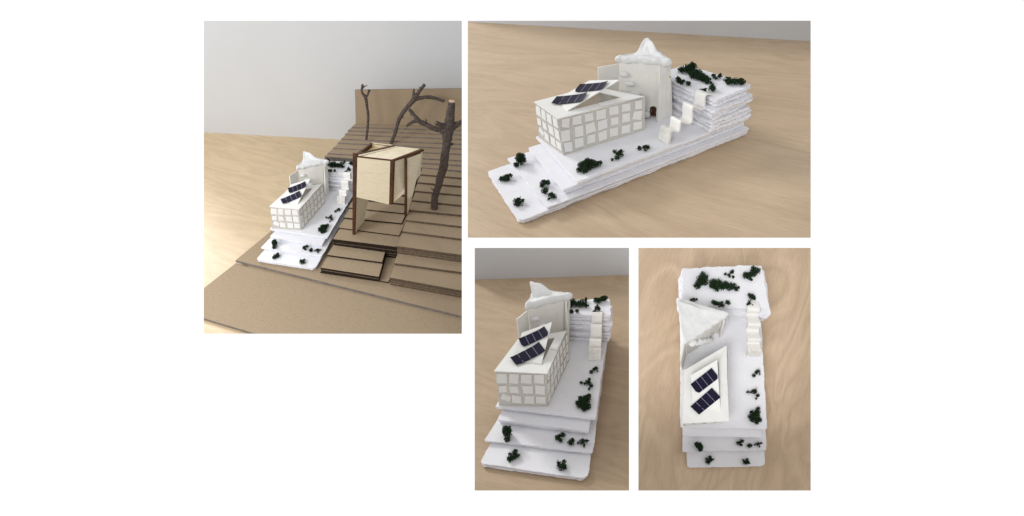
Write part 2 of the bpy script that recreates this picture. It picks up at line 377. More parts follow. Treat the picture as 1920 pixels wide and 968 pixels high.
TILES_R = [[(0.036,0.023),(0.123,0.04),(0.1,0.295),(0.024,0.227)],[(0.152,0.046),(0.252,0.03),(0.247,0.27),(0.14,0.248)],[(0.285,0.038),(0.381,0.048),(0.383,0.265),(0.283,0.242)],[(0.423,0.028),(0.532,0.037),(0.527,0.299),(0.415,0.284)],[(0.57,0.013),(0.68,0.031),(0.677,0.265),(0.568,0.243)],[(0.72,0.025),(0.823,0.042),(0.82,0.264),(0.719,0.241)],[(0.881,0.023),(0.966,0.033),(0.962,0.291),(0.874,0.266)],[(0.006,0.314),(0.105,0.343),(0.096,0.646),(0.002,0.622)],[(0.161,0.317),(0.259,0.324),(0.251,0.618),(0.154,0.604)],[(0.286,0.333),(0.385,0.31),(0.401,0.588),(0.282,0.601)],[(0.432,0.334),(0.54,0.333),(0.538,0.583),(0.423,0.595)],[(0.583,0.332),(0.673,0.349),(0.674,0.565),(0.582,0.552)],[(0.724,0.306),(0.82,0.326),(0.815,0.575),(0.718,0.559)],[(0.867,0.317),(0.97,0.367),(0.957,0.642),(0.845,0.545)],[(0.018,0.666),(0.112,0.693),(0.107,0.966),(0.017,0.919)],[(0.146,0.648),(0.246,0.666),(0.243,0.907),(0.143,0.917)],[(0.299,0.651),(0.391,0.667),(0.382,0.901),(0.285,0.885)],[(0.424,0.663),(0.525,0.641),(0.527,0.906),(0.426,0.923)],[(0.566,0.64),(0.665,0.667),(0.664,0.907),(0.562,0.882)],[(0.714,0.664),(0.821,0.674),(0.812,0.919),(0.703,0.895)],[(0.86,0.655),(0.966,0.681),(0.966,0.919),(0.856,0.899)]]
TILES_F = [[(0.016,0.058),(0.212,0.049),(0.211,0.306),(0.001,0.322)],[(0.274,0.037),(0.462,0.037),(0.43,0.315),(0.244,0.303)],[(0.504,0.043),(0.717,0.031),(0.698,0.304),(0.489,0.287)],[(0.763,0.043),(0.951,0.026),(0.946,0.28),(0.752,0.278)],[(0.022,0.411),(0.189,0.38),(0.19,0.567),(0.029,0.596)],[(0.242,0.404),(0.415,0.396),(0.435,0.591),(0.257,0.594)],[(0.503,0.366),(0.72,0.364),(0.722,0.598),(0.524,0.596)],[(0.771,0.33),(0.963,0.348),(0.955,0.618),(0.766,0.596)],[(0.1,0.616),(0.266,0.727),(0.224,0.874),(0.031,0.784)],[(0.281,0.659),(0.472,0.687),(0.467,0.918),(0.273,0.893)],[(0.544,0.684),(0.732,0.679),(0.731,0.926),(0.534,0.919)],[(0.778,0.683),(0.971,0.684),(0.963,0.906),(0.771,0.902)]]
def house(k):
    t = Thing("glass_house", "box house with clear walls and paper squares "+PLACE[k], "model house", (22, 75, 22.3), "paper-squared houses")
    zb = 22.3
    bot = [np.array(p, float) for p in [(-3.8, 31.6, zb), (45.0, 37.2, zb), (52.2, 123.5, zb), (.8, 97.5, zb)]]
    top = [np.array(p, float) for p in [(-3.0, 35.0, 60.9), (46.0, 38.6, 60.6), (50.2, 129.0, 54.6), (1.2, 98.2, 59.2)]]
    quads = []
    for i in range(4):
        j = (i+1) % 4; TLc, TRc, BRc, BLc = top[i], top[j], bot[j], bot[i]
        n = np.cross(TRc-TLc, BLc-TLc); n /= np.linalg.norm(n)
        mid = (TLc+BRc)/2-np.array([22, 75, 40]); n = n if np.dot(n, mid) > 0 else -n
        # panes butt at the corners
        e = (TRc-TLc)/np.linalg.norm(TRc-TLc)*.35
        V_, F_ = pane(TLc+e, TRc-e, BRc-e, BLc+e, -n*.5); t.part("wall_pane", V_, F_, ACRYL)
        V2, F2 = slab([BLc-e*.6+n*.5, BRc+e*.6+n*.5, BRc+e*.6+n*.05+np.array([0, 0, 1.5]), BLc-e*.6+n*.05+np.array([0, 0, 1.5])], -n*.4)
        t.part("glue_bead", V2, F2, ACRYL)
        quads.append((TLc, TRc, BRc, BLc, n))
    for qd, tiles in ((quads[1], TILES_R), (quads[0], TILES_F)):
        a, b_, c, d, n = qd
        for i, tl in enumerate(tiles):
            pts = []
            for u_, v_ in tl: pts.append((a*(1-u_)*(1-v_)+b_*u_*(1-v_)+c*u_*v_+d*(1-u_)*v_)+n*(.12+.25*((i*7) % 5)/5))
            V_, F_ = slab(pts, n*.3); t.part("paper_tile", V_, F_, TILE)
    for s_, (p, q_) in enumerate(zip(top, bot)):
        d = p-q_; V_, F_ = tube([(*q_, .45), (*(p-np.array([0, 0, .3])), .45)], 6, .1, 2); t.part("corner_strip", V_, F_, ACRYL)
    # roof sheet with its cut opening
    O = [(-4.26, 34.1, 62.1), (47.1, 37.6, 61.8), (48.6, 130.1, 55.5), (.5, 98.9, 60.4)]
    H = [(7.6, 62, 61.5), (38.5, 61.0, 61.0), (38.9, 110.5, 57.4), (7.4, 91.5, 60.3)]
    V_ = [np.array(p) for p in O+H]; V_ = V_+[p-np.array([0, 0, .9]) for p in V_]
    F_ = []
    for i in range(4):
        j = (i+1) % 4
        F_ += [(i, j, 4+j, 4+i), (8+j, 8+i, 12+i, 12+j), (i, 8+i, 8+j, j), (4+i, 4+j, 12+j, 12+i)]
    roof = t.part("roof", V_, F_, CARD)
    V_, F_ = slab([(39.6, 84, 60.0), (47.2, 82.5, 59.6), (49.2, 129.6, 56.3), (39.8, 112.5, 57.9)], (0, 0, -.5)); t.part("roof_patch", V_, F_, CARD, parent=roof)
    flap_pts = [(7.6, 55, 62.3), (38.2, 52.0, 62.2), (36.9, 111.3, 74.9), (7.65, 92.5, 71.0)]
    V_, F_ = slab(flap_pts, (0, 0, -.9)); flap = t.part("roof_flap", V_, F_, CARD, label="white roof flap tilted up over the opening")
    A0, B0, C0 = [np.array(p, float) for p in flap_pts[1:]]; n = np.cross(B0-A0, C0-A0); n /= np.linalg.norm(n)
    fz = lambda x, y: A0[2]-(n[0]*(x-A0[0])+n[1]*(y-A0[1]))/n[2]
    for Q, ch in (([(7.0, 82.3), (30.4, 101.7), (38.2, 90.8), (14.1, 70.7)], (0, 2)), ([(5.4, 55.6), (29.7, 78.7), (38.9, 67.5), (14.4, 45.6)], ())):
        Q = [np.array(p) for p in Q]; G = 16
        V_, F_, MI = [], [], []
        def pt(u_, v_):
            p = (Q[0]*(1-u_)*(1-v_)+Q[1]*u_*(1-v_)+Q[2]*u_*v_+Q[3]*(1-u_)*v_)
            z = max(fz(*p), 62.2)+.75+1.2*(2*u_-1)**4*(1 if u_ > .5 else .5)
            return np.array([p[0], p[1], z])
        if ch: chm = lambda u_, v_: (max(u_, .10*(1-abs(v_-.5)*2) if False else u_), v_)
        outline_us = [i/G for i in range(G+1)]
        for i, u_ in enumerate(outline_us):
            lo, hi = 0.0, 1.0
            if ch and u_ < .09: hi = 1.0; lo = 0.0+(.09-u_)/.09*.0
            if ch and u_ < .07: hi = .72+u_/.07*.28
            if ch and u_ > .93: lo = .0+(u_-.93)/.07*.0; hi = 1-(u_-.93)/.07*.22
            V_ += [pt(u_, lo), pt(u_, hi)]
        o = len(V_); V_ += [p-np.array([0, 0, .35]) for p in V_]
        for i in range(G): F_ += [(2*i, 2*i+2, 2*i+3, 2*i+1), (o+2*i, o+2*i+1, o+2*i+3, o+2*i+2), (2*i, o+2*i, o+2*i+2, 2*i+2), (2*i+1, 2*i+3, o+2*i+3, o+2*i+1)]
        F_ += [(0, 1, o+1, o), (2*G, o+2*G, o+2*G+1, 2*G+1)]; MI = [0]*len(F_)
        def strip(u0, v0, u1, v1, wd, seg, mi):
            d = np.array([u1-u0, v1-v0]); pn = np.array([-d[1], d[0]]); pn /= np.linalg.norm(pn)
            for s_ in range(seg):
                b0 = len(V_)
                for tt in (s_/seg, (s_+1)/seg):
                    for sg in (-1, 1):
                        uu = u0+d[0]*tt; vv_ = v0+d[1]*tt
                        wdu = wd/32*pn[0]*sg; wdv = wd/15*pn[1]*sg
                        V_.append(pt(uu+wdu, vv_+wdv)+np.array([0, 0, .06]))
                F_.append((b0, b0+1, b0+3, b0+2)); MI.append(mi)
        for u_ in (.25, .5, .75): strip(u_, 0.0, u_, 1.0, .14, 3, 1)
        for v_ in [x/11 for x in range(1, 11)]: strip(.03, v_*.95, .97, v_*.95, .028, 12, 2)
        t.part("solar_panel", V_, F_, [SOLAR, SLINE, SGRID], MI, parent=flap)

def wallpanel(a, b_, z0a, z0b, z1a, z1b, th, bow=0, nseg=8, notch=None, top=None):
    V_, F_ = wallpanel0(a, b_, z0a, z0b, z1a, z1b, th, bow, nseg, notch)
    if top:
        a0, b0, a1, b1 = [np.array(p, float) for p in (a, b_, top[0], top[1])]; L2 = np.dot(b0-a0, b0-a0); V2 = []
        for x, y, z in V_:
            u_ = np.dot(np.array([x, y])-a0, b0-a0)/L2; f = (z-z0a)/(z1a-z0a); sh = (a1-a0)*(1-u_)+(b1-b0)*u_
            V2.append((x+sh[0]*f, y+sh[1]*f, z))
        V_ = V2
    return V_, F_
def wallpanel0(a, b_, z0a, z0b, z1a, z1b, th, bow=0, nseg=8, notch=None):
    a = np.array(a, float); b_ = np.array(b_, float); d = b_-a; L = np.linalg.norm(d); n = np.array([-d[1], d[0]])/L
    P = []
    us = [i/nseg for i in range(nseg+1)]
    if notch: us = sorted(set([u_ for u_ in us if not notch[0]-.03 < u_ < notch[1]+.03]+[notch[0], notch[1], (notch[0]*2+notch[1])/3, (notch[0]+2*notch[1])/3]))
    V_, F_ = [], []
    for u_ in us:
        c = a+d*u_+(-n)*bow*4*u_*(1-u_); lo = z0a+(z0b-z0a)*u_; hi = z1a+(z1b-z1a)*u_
        l2 = lo
        V_ += [(*(c), lo), (*(c), hi), (*(c+n*th), lo), (*(c+n*th), hi)]
    m_ = len(us)
    for i in range(m_-1):
        o = 4*i; inn = notch and us[i] >= notch[0]-1e-6 and us[i+1] <= notch[1]+1e-6
        if inn:
            # raise the bottom above the doorway (rounded)
            h = []
            for u_ in (us[i], us[i+1]):
                f = (u_-notch[0])/(notch[1]-notch[0]); h.append(notch[2]*(.86+.14*math.sin(math.pi*f)))
            b0 = len(V_)
            for q_, hh in ((o, h[0]), (o+2, h[0]), (o+4, h[1]), (o+6, h[1])): V_.append((V_[q_][0], V_[q_][1], V_[q_][2]+hh))
            F_ += [(b0, b0+2, o+5, o+1), (b0+3, b0+1, o+3, o+7), (o+1, o+5, o+7, o+3), (b0, b0+1, b0+3, b0+2)]
            if us[i] <= notch[0]+1e-6: F_.append((o, o+2, b0+1, b0))
            if us[i+1] >= notch[1]-1e-6: F_.append((o+4, b0+2, b0+3, o+6))
        else:
            F_ += [(o, o+4, o+5, o+1), (o+6, o+2, o+3, o+7), (o+1, o+5, o+7, o+3), (o, o+2, o+6, o+4)]
    F_ += [(0, 1, 3, 2), (4*m_-4, 4*m_-2, 4*m_-1, 4*m_-3)]
    return V_, F_
def tower(k):
    t = Thing("tower", "tall card tower with pebble steps and clay roof "+PLACE[k], "model tower", (25, 150, 22.3), "clay-roofed towers")
    zb = 22.3
    a, b_ = (7.0, 122.6), (39.6, 148.6)
    V_, F_ = wallpanel(a, b_, zb, zb, 81.5, 80.5, 1.6, 1.6, 14, (.80, .965, 13.5), top=((5.2, 130.6), (42.5, 156.4))); t.part("front_wall", V_, F_, CARDG)
    V_, F_ = wallpanel((47.2, 144.2), (44.5, 164), zb, zb, 77.6, 77.0, 1.8, 0, 3, top=((46.4, 152.2), (47.3, 164))); t.part("side_fin", V_, F_, CARDG)
    V_, F_ = wallpanel((43.4, 148.5), (42.5, 164), zb, zb, 80, 79.5, 1.5, 0, 3, top=((44.3, 156.5), (45.3, 164))); t.part("side_wall", V_, F_, CARDG)
    V_, F_ = wallpanel((39.9, 149.2), (44, 149.6), zb, zb, 80, 80, 1.4, 0, 2, top=((42.8, 157), (45.5, 157.2))); t.part("corner_strip", V_, F_, CARDG)
    V_, F_ = slab([(48.6, 152.0, 78.0), (48.8, 158.5, 78.0), (48.6, 158, 70.5), (48.6, 151.0, 70.5)], (.35, 0, 0)); t.part("paper_patch", V_, F_, TILE)
    V_, F_ = wallpanel((.3, 103.0), (5.8, 122.4), zb, zb, 77.4, 77, 1.5, 0, 3, top=((-1.4, 108.6), (4.4, 130.4))); t.part("side_panel", V_, F_, CARDG)
    V_, F_ = wallpanel((6.2, 126), (3.5, 170), zb, zb, 81, 82, 1.5, 0, 3, top=((5.0, 133), (3.0, 172))); t.part("rear_wall", V_, F_, CARDG)
    V_, F_ = wallpanel((3.5, 172), (42, 165), zb, zb, 84, 78, 1.5, 0, 3); t.part("rear_wall", V_, F_, CARDG)
    V_, F_ = box8([(30, 146.5, zb+.05), (43, 152.5, zb+.05), (43, 160, zb+.05), (20, 158, zb+.05), (30, 146.5, zb+.5), (43, 152.5, zb+.5), (43, 160, zb+.5), (20, 158, zb+.5)])
    t.part("floor_card", V_, F_, INNER)
    V_, F_ = slab([(26, 152, zb+.6), (43, 156, zb+.6), (43, 156, zb+18), (26, 152, zb+18)], (-.3, 1, 0)); t.part("inner_card", V_, F_, INNER)
    # pebble steps
    A_, B_ = np.array(a, float), np.array(b_, float); d = (B_-A_); L = np.linalg.norm(d); dn = d/L; nn = np.array([dn[1], -dn[0]])
    for i, (u_, z, ln, ht) in enumerate([(.15, 68.0, 5.2, 2.9), (.295, 58.6, 5.6, 3.0), (.43, 48.8, 5.2, 2.8), (.58, 38.5, 5.0, 3.0), (.73, 27.0, 4.0, 3.6)]):
        fz_ = (z-zb)/59; c = A_+d*u_+nn*(1.6*4*u_*(1-u_)+1.9)+(np.array([-1.8, 8.0])*(1-u_)+np.array([2.9, 7.8])*u_)*fz_
        bm = bmesh.new(); bmesh.ops.create_icosphere(bm, subdivisions=3, radius=1); P = []
        for v in bm.verts:
            x, y, z_ = v.co; s_ = 1+.22*nz((x*1.3+i*5, y*1.3, z_*1.3))
            x2 = math.copysign(abs(x)**.8, x)
            P.append((c[0]+dn[0]*x2*ln*s_+nn[0]*y*3.4*s_, c[1]+dn[1]*x2*ln*s_+nn[1]*y*3.4*s_, z+z_*ht*s_))
        F_ = [tuple(v.index for v in f.verts) for f in bm.faces]; bm.free()
        t.part("pebble_step", P, F_, CLAY, smooth=True)
    V_, F_ = tube([(48.3, 161.5, 66.5, .8), (49.1, 161.4, 66.5, .8), (49.5, 161.4, 66.5, .55)], 8, 0, 1); t.part("pin_head", V_, F_, BRASS)
    # lumpy clay roof on a triangular plan, pulled up to a leaning nub
    tri = [np.array(p, float) for p in ((2.8, 127.6), (51.8, 162.8), (-2.0, 177.6))]
    pk = np.array([-1.2, 173.0]); G = 44; idx = {}; V_, F_ = [], []
    out = resample(tri, 1.6, [4, 4.5, 4])
    # concentric rings from outline to the peak foot
    cen = np.array([7, 166.]); n = len(out); rings = [(.98, -4.6), (1.03, -3.6), (1.06, -1.2), (1.045, 1.0), (.99, 2.5), (.91, 3.1), (.8, 2.6), (.7, 2.7), (.6, 2.7), (.5, 2.7), (.45, 2.9), (.39, 3.5), (.33, 4.6), (.27, 6.1), (.22, 7.6), (.17, 9.0), (.12, 10.2), (.07, 10.9)]
    for (s_, h) in rings:
        h = 2.9+(h-2.7)*1.5 if h > 2.75 else h
        for p in out:
            cc = cen+(pk-cen)*max(0, 1-s_/.6)*.9
            q_ = cc+(p-cc)*s_
            tt = np.clip((q_[0]-0)/50, 0, 1); rim = 82.0-1.0*tt-6.0*min(1, max(0, (q_-tri[0])@np.array([-.58, .815])/44))*(1-.45*tt)
            front = max(0, 1-abs((q_-tri[0])@np.array([.58, -.81]))/9)  # near the rolled front rim
            z = rim+h+front*1.1*(1 if s_ > .85 else .4)
            k1 = nz((q_[0]*.09, q_[1]*.09, 3.3))*2.0+nz((q_[0]*.26, q_[1]*.26, h*.2+9))*.8+nz((q_[0]*.7, q_[1]*.7, h*.4))*.25
            lat = nz((q_[0]*.16+40, q_[1]*.16, h*.25))*1.9*(1 if s_ > .8 else .4)
            dr = (p-cen)/np.linalg.norm(p-cen)
            lean = max(0, h-5)*np.array([-.26, .06])
            rd = tri[1]-pk; rt = np.dot(q_-pk, rd)/np.dot(rd, rd); ds = np.linalg.norm(q_-pk-rd*rt)
            if h > 0 and 0 < rt < 1 and s_ > .12: z += 5.5*(1-rt)*math.exp(-(ds/6.5)**2)*min(1, (1-s_)*4+.1)*min(1, max(0, (s_-.12)*8))
            z += k1*(.75 if s_ > .2 else .3)
            V_.append((q_[0]+dr[0]*lat+lean[0], q_[1]+dr[1]*lat+lean[1], z))
    for r in range(len(rings)-1):
        for i in range(n):
            j = (i+1) % n; F_.append((r*n+i, r*n+j, (r+1)*n+j, (r+1)*n+i))
    F_ += [tuple(range(n-1, -1, -1)), tuple(range((len(rings)-1)*n, len(rings)*n))]
    t.part("clay_roof", V_, F_, CLAY, smooth=True)

def stairs(k):
    t = Thing("ribbon_stair", "folded white card stair to the upper terrace "+PLACE[k], "model stair", (83, 150, 22.3), "folded card stairs")
    P = [(123.5,22.3),(125.8,29),(127.9,34.2),(129.5,35.2),(133,34.0),(137,31.6),(138.4,32.8),(139.4,38),(140.8,40.3),(143.5,39.6),(148.5,36.4),(152.3,35.4),(153.8,37.5),(154.7,47),(156.8,50.2),(160,49.5),(165,45.8),(168.3,44.2),(169.8,47),(170.7,54.2),(172.8,57),(176,57.1),(182,54.6)]
    R_ = []
    for i in range(len(P)-1):
        p0, p1, p2, p3 = [np.array(P[min(max(i+o, 0), len(P)-1)], float) for o in (-1, 0, 1, 2)]
        for q_ in range(4):
            s_ = q_/4; R_.append(.5*((2*p1)+(-p0+p2)*s_+(2*p0-5*p1+4*p2-p3)*s_*s_+(-p0+3*p1-3*p2+p3)*s_**3))
    R_.append(np.array(P[-1], float)); V_, F_ = [], []
    for i, p in enumerate(R_):
        d = R_[min(i+1, len(R_)-1)]-R_[max(i-1, 0)]; d /= np.linalg.norm(d); n = np.array([d[1], -d[0]])
        f = (p[0]-123)/55; xl = 75.6-2.0*f+nz((p[0]*.3, 1, 1))*.5; xr = 90.6-3.6*f+nz((p[0]*.3, 5, 1))*.5
        for x in (xl, (xl+xr)/2, xr):
            V_.append((x, p[0], p[1]-(0 if x != (xl+xr)/2 else .0)))
        for x in (xl, (xl+xr)/2, xr): V_.append((x, p[0]+n[0]*1.5, p[1]+n[1]*1.5))
    for i in range(len(R_)-1):
        o = 6*i; F_ += [(o, o+1, o+7, o+6), (o+1, o+2, o+8, o+7), (o+4, o+3, o+9, o+10), (o+5, o+4, o+10, o+11), (o, o+6, o+9, o+3), (o+2, o+5, o+11, o+8)]
    e = 6*(len(R_)-1); F_ += [(0, 3, 4, 1), (1, 4, 5, 2), (e, e+1, e+4, e+3), (e+1, e+2, e+5, e+4)]
    t.part("stair_ribbon", V_, F_, RIBBON, smooth=False)
    V_, F_ = box8([(75.0, 122.6, 22.3), (91.0, 122.9, 22.3), (91.0, 126.2, 22.3), (75.0, 126, 22.3), (76.0, 127.3, 34.8), (90.5, 127.6, 34.8), (90.5, 130.6, 35.7), (76, 130.6, 35.7)])
    bm = bmesh.new(); vs = [bm.verts.new(v) for v in V_]; [bm.faces.new([vs[i] for i in f]) for f in F_]
    bmesh.ops.bevel(bm, geom=list(bm.edges), offset=.6, segments=2, affect='EDGES'); bmesh.ops.subdivide_edges(bm, edges=bm.edges, cuts=1)
    bm.verts.index_update(); P = [tuple(v.co+Vector((nz(v.co*.5+Vector((3, 0, 0)))*.5, nz(v.co*.5)*.6, 0))) for v in bm.verts]; F_ = [tuple(v.index for v in f.verts) for f in bm.faces]; bm.free()
    t.part("foot_block", P, F_, BLOCKM, label="grubby off-white front block of the stair")

BUSH = [
 ((24.5,-19.7,5.1), [(-1.5,-2.5,2.5,2.8),(1,1,3,3),(1,5,3.8,2.6),(4,2,3,2.2),(-3.5,3,2.5,1.6)], "spiky two-lobed bush on the left of the lowest terrace"),
 ((70.2,-22.4,5.1), [(0,0,3.2,3.8),(1.5,5,3.5,1.8),(-3.5,3.5,3,1.5),(3,-1,3,2)], "round bush at the right of the lowest terrace"),
 ((12.8,.5,9.2), [(0,3,4,4.5),(1,1,8.5,4.2),(-1.5,4.5,7,3.8),(1.5,-3.5,2.6,2.8),(2,2,12,2.6)], "tall bush at the left of the second terrace"),
 ((63.6,6.9,9.2), [(-2,0,2.6,2.8),(2,3,4,2.5),(1,-2.6,2.2,2.0),(0,1,5,1.5)], "leftmost small bush of three on the second terrace"),
 ((74.7,3.1,9.2), [(0,0,2.8,3.0),(1.5,1,4.8,1.8)], "small round middle bush of three on the second terrace"),
 ((85.2,5.5,9.2), [(0,0,2.8,2.8),(3.5,1.5,3.2,1.6),(-4,-1,2,1.1),(2,-3.5,1.8,1.2)], "rightmost small bush of three on the second terrace"),
 ((81.4,44.,22.3), [(0,0,3.6,5.4),(2,6,4,4.0),(-3,3,4,4),(3.4,11,3.6,2.4),(4,-4,3,3.4),(-3,-3,3,4),(1,-8,2.4,2.4),(-5,7,3.4,1.8),(0,2,8,2.6),(-7,0,2.6,2)], "largest bush beside the house on the middle terrace"),
 ((81.3,74.9,22.3), [(0,3,3,3.2),(-4,2,2,1.2),(-7.4,2,2.4,1.8),(4,-2,3,2.2),(2,-6,1.6,1.2),(1,4,6,1.8)], "forked bush behind the largest one on the middle terrace"),
 ((84.2,100.1,22.3), [(.5,2,2.6,2.1),(3,4,3.4,2.2),(-2,-1.5,2.2,2),(4.8,.5,2,1.1)], "small bush nearest the stair foot on the middle terrace"),
 ((51.2,195.9,53.8), [(-12,4,3.6,4.2),(-14,1,3,3),(-7,4,5,4.2),(-3,1,3.6,4),(1,3,3.6,3.8),(5,1,3.6,4.2),(9,2,3.4,3.3),(12,-1,2.6,2.6),(15,1,2.2,1.3),(-9,-2,3,3)], "long dark bush across the centre of the top terrace"),
 ((25.5,201,53.8), [(3,5,6,4.6),(0,0,4.6,4.8),(-4,-5,3.4,3.6),(4,0,4,4),(5,3,10,2.6)], "tall bush at the back left of the top terrace"),
 ((57.,209.,53.8), [(0,0,2,1.6),(-4,2,2,1.4),(4,-1,2,1.4),(-1,1,3.4,1.2)], "low scattered bush behind the long one on the top terrace"),
 ((60.,213.5,53.8), [(0,0,2.4,2.1),(.4,.6,4.2,1.1)], "tiny round bush at the back middle of the top terrace"),
 ((79.6,210.3,53.8), [(-5,0,3.2,3.6),(-1,0,3.2,3.2),(3,3,3.6,3.6),(7,6,3.6,3.6),(0,-4,2.6,1.8),(4,8,3,2.8)], "wide bush at the back right corner of the top terrace"),
 ((53.3,179.3,53.8), [(0,0,2.3,2.5),(1,0,3.6,1.3)], "tiny round bush at the front middle of the top terrace"),
 ((79.3,186.7,53.8), [(0,0,3.2,3.2),(-2.4,2.4,3,2.0),(2,-1,2.8,2.2),(0,1,6,1.6)], "pointed bush behind the stair head on the top terrace"),
 ((76.6,179.,53.8), [(0,0,2.2,2.1),(-2,-1,2,1.6),(3,-1,1.8,1.3),(0,2,2.8,1.2)], "small bush right beside the stair head on the top terrace"),
 ((43.9,176.7,53.8), [(0,0,3,2.8),(-4,1,2.6,2.6),(3.4,-1,2.8,2.3),(3,2.6,3.4,1.4),(-6,2,3,2.4)], "ragged bush beside the tower on the top terrace"),
 ((17.4,180.6,53.8), [(0,0,2.3,2),(-3,0,2,1.5),(2.4,.6,1.8,1.2)], "low bush half hidden behind the tower roof"),
]
BP = {"TR": "long side view", "TL": "scene with the plywood house", "BL": "end-on view", "BR": "top-down view"}
def bushes(k):
    for i, (b_, lobes, lab) in enumerate(BUSH):
        if i == 18 and k != "BR": continue
        if i == 10 and k == "BL": continue
        V_, F_ = crumbs(lobes, b_, 100+i)
        Thing("bush", lab+", "+BP[k], "bush", b_, "dark green foam bushes", single=(V_, F_, [LEAF], None, False))

# ---------------------------------------------------------------- brown cardboard hillside, plywood house and twig trees (top left)
def clampx(L, R_, x): f = (x-L[0])/(R_[0]-L[0]); return (x, L[1]+(R_[1]-L[1])*f)
def cardboard_site():
    global use_warp, cur
    cur = "TL"; use_warp = False
    t = Thing("terraced_hillside", "brown cardboard hillside of stacked sheets under the plywood house", "terrain model", (180, 120, -9), None)
    def cs(poly, z0, z1, edge, n=1, dz=None, zl=None, name="cardboard_sheet", rag=0):
        """stack of n cut sheets between z0 and z1; zl: drop of the left end"""
        P = [np.array(p, float) for p in poly]; xs = [p[0] for p in P]; x0, x1 = min(xs), max(xs)
        for i in range(n):
            a = z0+(z1-z0)*i/n; b_ = z0+(z1-z0)*(i+1)/n-.12
            off = (rag*(((i*37) % 5)-2)/2 if n > 1 and i < n-1 else 0)
            pl = resample([(p[0], p[1]+(off if j < 2 else 0)) for j, p in enumerate(P)], 60, 0)
            V0, V1, Vm = [], [], []
            c = sum(pl)/len(pl)
            for p in pl:
                dr = (zl or 0)*(1-(p[0]-x0)/(x1-x0)); inw = (c-p)/np.linalg.norm(c-p)*.45
                V0.append((p[0], p[1], a-dr)); Vm.append((p[0], p[1], b_-.35-dr)); V1.append((p[0]+inw[0], p[1]+inw[1], b_-dr))
            m_ = len(pl); V_ = V0+Vm+V1
            F_ = [tuple(range(m_-1, -1, -1)), tuple(range(2*m_, 3*m_))]; MI = [1, 0]
            for r in (0, 1):
                for q_ in range(m_): F_.append((r*m_+q_, r*m_+(q_+1) % m_, (r+1)*m_+(q_+1) % m_, (r+1)*m_+q_)); MI.append(1)
            t.part(name, V_, F_, [KRAFT, edge], MI)
    XR = 420
    # two base sheets
    cs([(-20.5, -158), (470, -246), (470, 200), (-2, 160)], -9.0, -4.6, KRAFT_L, 2, name="base_sheet")
    # left boundary of the lower base follows the table edge line
    cs([(-37.4, -32.3), (470, -111), (470, 370), (14, 362), (6, 230), (-20, 51)], -4.6, -.1, KRAFT_L, 2, name="base_sheet")
    cs([(-53.6, -98.1), (-19.8, -157), (60, -60), (-37, -33)], -8.9, -4.7, KRAFT_L, 1, name="base_sheet")
    zs = [0,14.1,18.4,32.9,36.6,40.4,44.4,47.7,50.7,54.3,57.6,61.3,64.1,66.6,68.9,71.6,74.4,76.8,79.3,82.4]
    RC = {1:((223.8,-43.5),(337.9,-52.5)),2:((221.6,-13.1),(330.5,-15.1)),3:((219.5,12.3),(326.1,9.6)),4:((217.7,48.2),(318.4,46.6)),5:((216.7,75.9),(312.3,75.7)),6:((215.,100.5),(306.7,102.9)),7:((214.,126.2),(301.3,127.5)),8:((211.,152),(295.5,155.3)),9:((209.6,176),(290.7,178.6)),10:((208,199),(285.8,201.7))}
    for i in range(1, 11):
        L, R_ = RC[i]; xr = 349 if i <= 3 else XR
        n = 4 if i in (1, 3) else 1
        if i in (1, 2, 3): R_ = clampx(L, R_, {1: 341, 2: 336, 3: 331}[i])
        else: R_ = clampx(L, R_, XR)
        back = 245
        xb = {1: 341, 2: 336, 3: 331}.get(i, XR)
        cs([L, R_, (xb, back), (206.5, back)], zs[i-1], zs[i], KRAFT_E, n, rag=1.0)
    # ground right of the lower block
    FULL = {11:((10,221,54),(282.3,220.8)),12:((15.3,225.8,57.1),(279.1,236.5)),13:((17.9,235.3,59.6),(276.3,249.9)),14:((21.9,253.5,61.9),(272.1,270.4)),15:((24.7,271.1,64.6),(268.1,287.1)),16:((27.6,283.9,67.4),(265.2,300.9)),17:((29.4,299.1,69.8),(262.,316.4)),18:((31.,311.6,72.3),(259.,330.8)),19:((35.9,322.,75.4),(256.1,344.7))}
    for i in range(11, 20):
        L, R_ = FULL[i]; R2 = clampx(L[:2], R_, 400); drop = (zs[i]-L[2]); drop = drop*(400-L[0])/(R_[0]-L[0])
        # sheet plane: height zs at the right end of the frame, lower at the left end
        z1 = zs[i]+drop-(zs[i]-L[2]); z0 = z1-(zs[i]-zs[i-1])
        lx = L[0] if i > 11 else 101
        Lp = (lx, clampx(L[:2], R_, lx)[1])
        dd = drop*(400-lx)/(400-L[0])
        cs([Lp, R2, (400, 400), (max(lx, 40), 352)], z0, z1, KRAFT_L, 1, zl=dd)
    # packing under the upper left terraces
    cs([(15, 226.5), (205, 238), (205, 345), (34, 335)], 0, 53.4, KRAFT_L, 13)
    # middle, scorched column
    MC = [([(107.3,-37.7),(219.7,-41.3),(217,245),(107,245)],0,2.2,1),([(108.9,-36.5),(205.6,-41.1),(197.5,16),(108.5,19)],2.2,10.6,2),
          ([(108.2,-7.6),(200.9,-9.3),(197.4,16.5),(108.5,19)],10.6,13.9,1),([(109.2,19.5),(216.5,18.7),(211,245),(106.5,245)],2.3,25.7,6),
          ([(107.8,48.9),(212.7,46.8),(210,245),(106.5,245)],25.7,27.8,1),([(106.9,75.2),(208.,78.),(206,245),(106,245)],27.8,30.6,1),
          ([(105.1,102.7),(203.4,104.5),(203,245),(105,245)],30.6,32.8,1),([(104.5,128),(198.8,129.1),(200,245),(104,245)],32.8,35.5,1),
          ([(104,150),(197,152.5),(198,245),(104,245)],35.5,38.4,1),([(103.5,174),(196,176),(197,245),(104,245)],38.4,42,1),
          ([(103,197),(195.5,199),(196,245),(104,245)],42,47,1),([(103,214),(195.5,216),(196,245),(104,245)],47,53,1)]
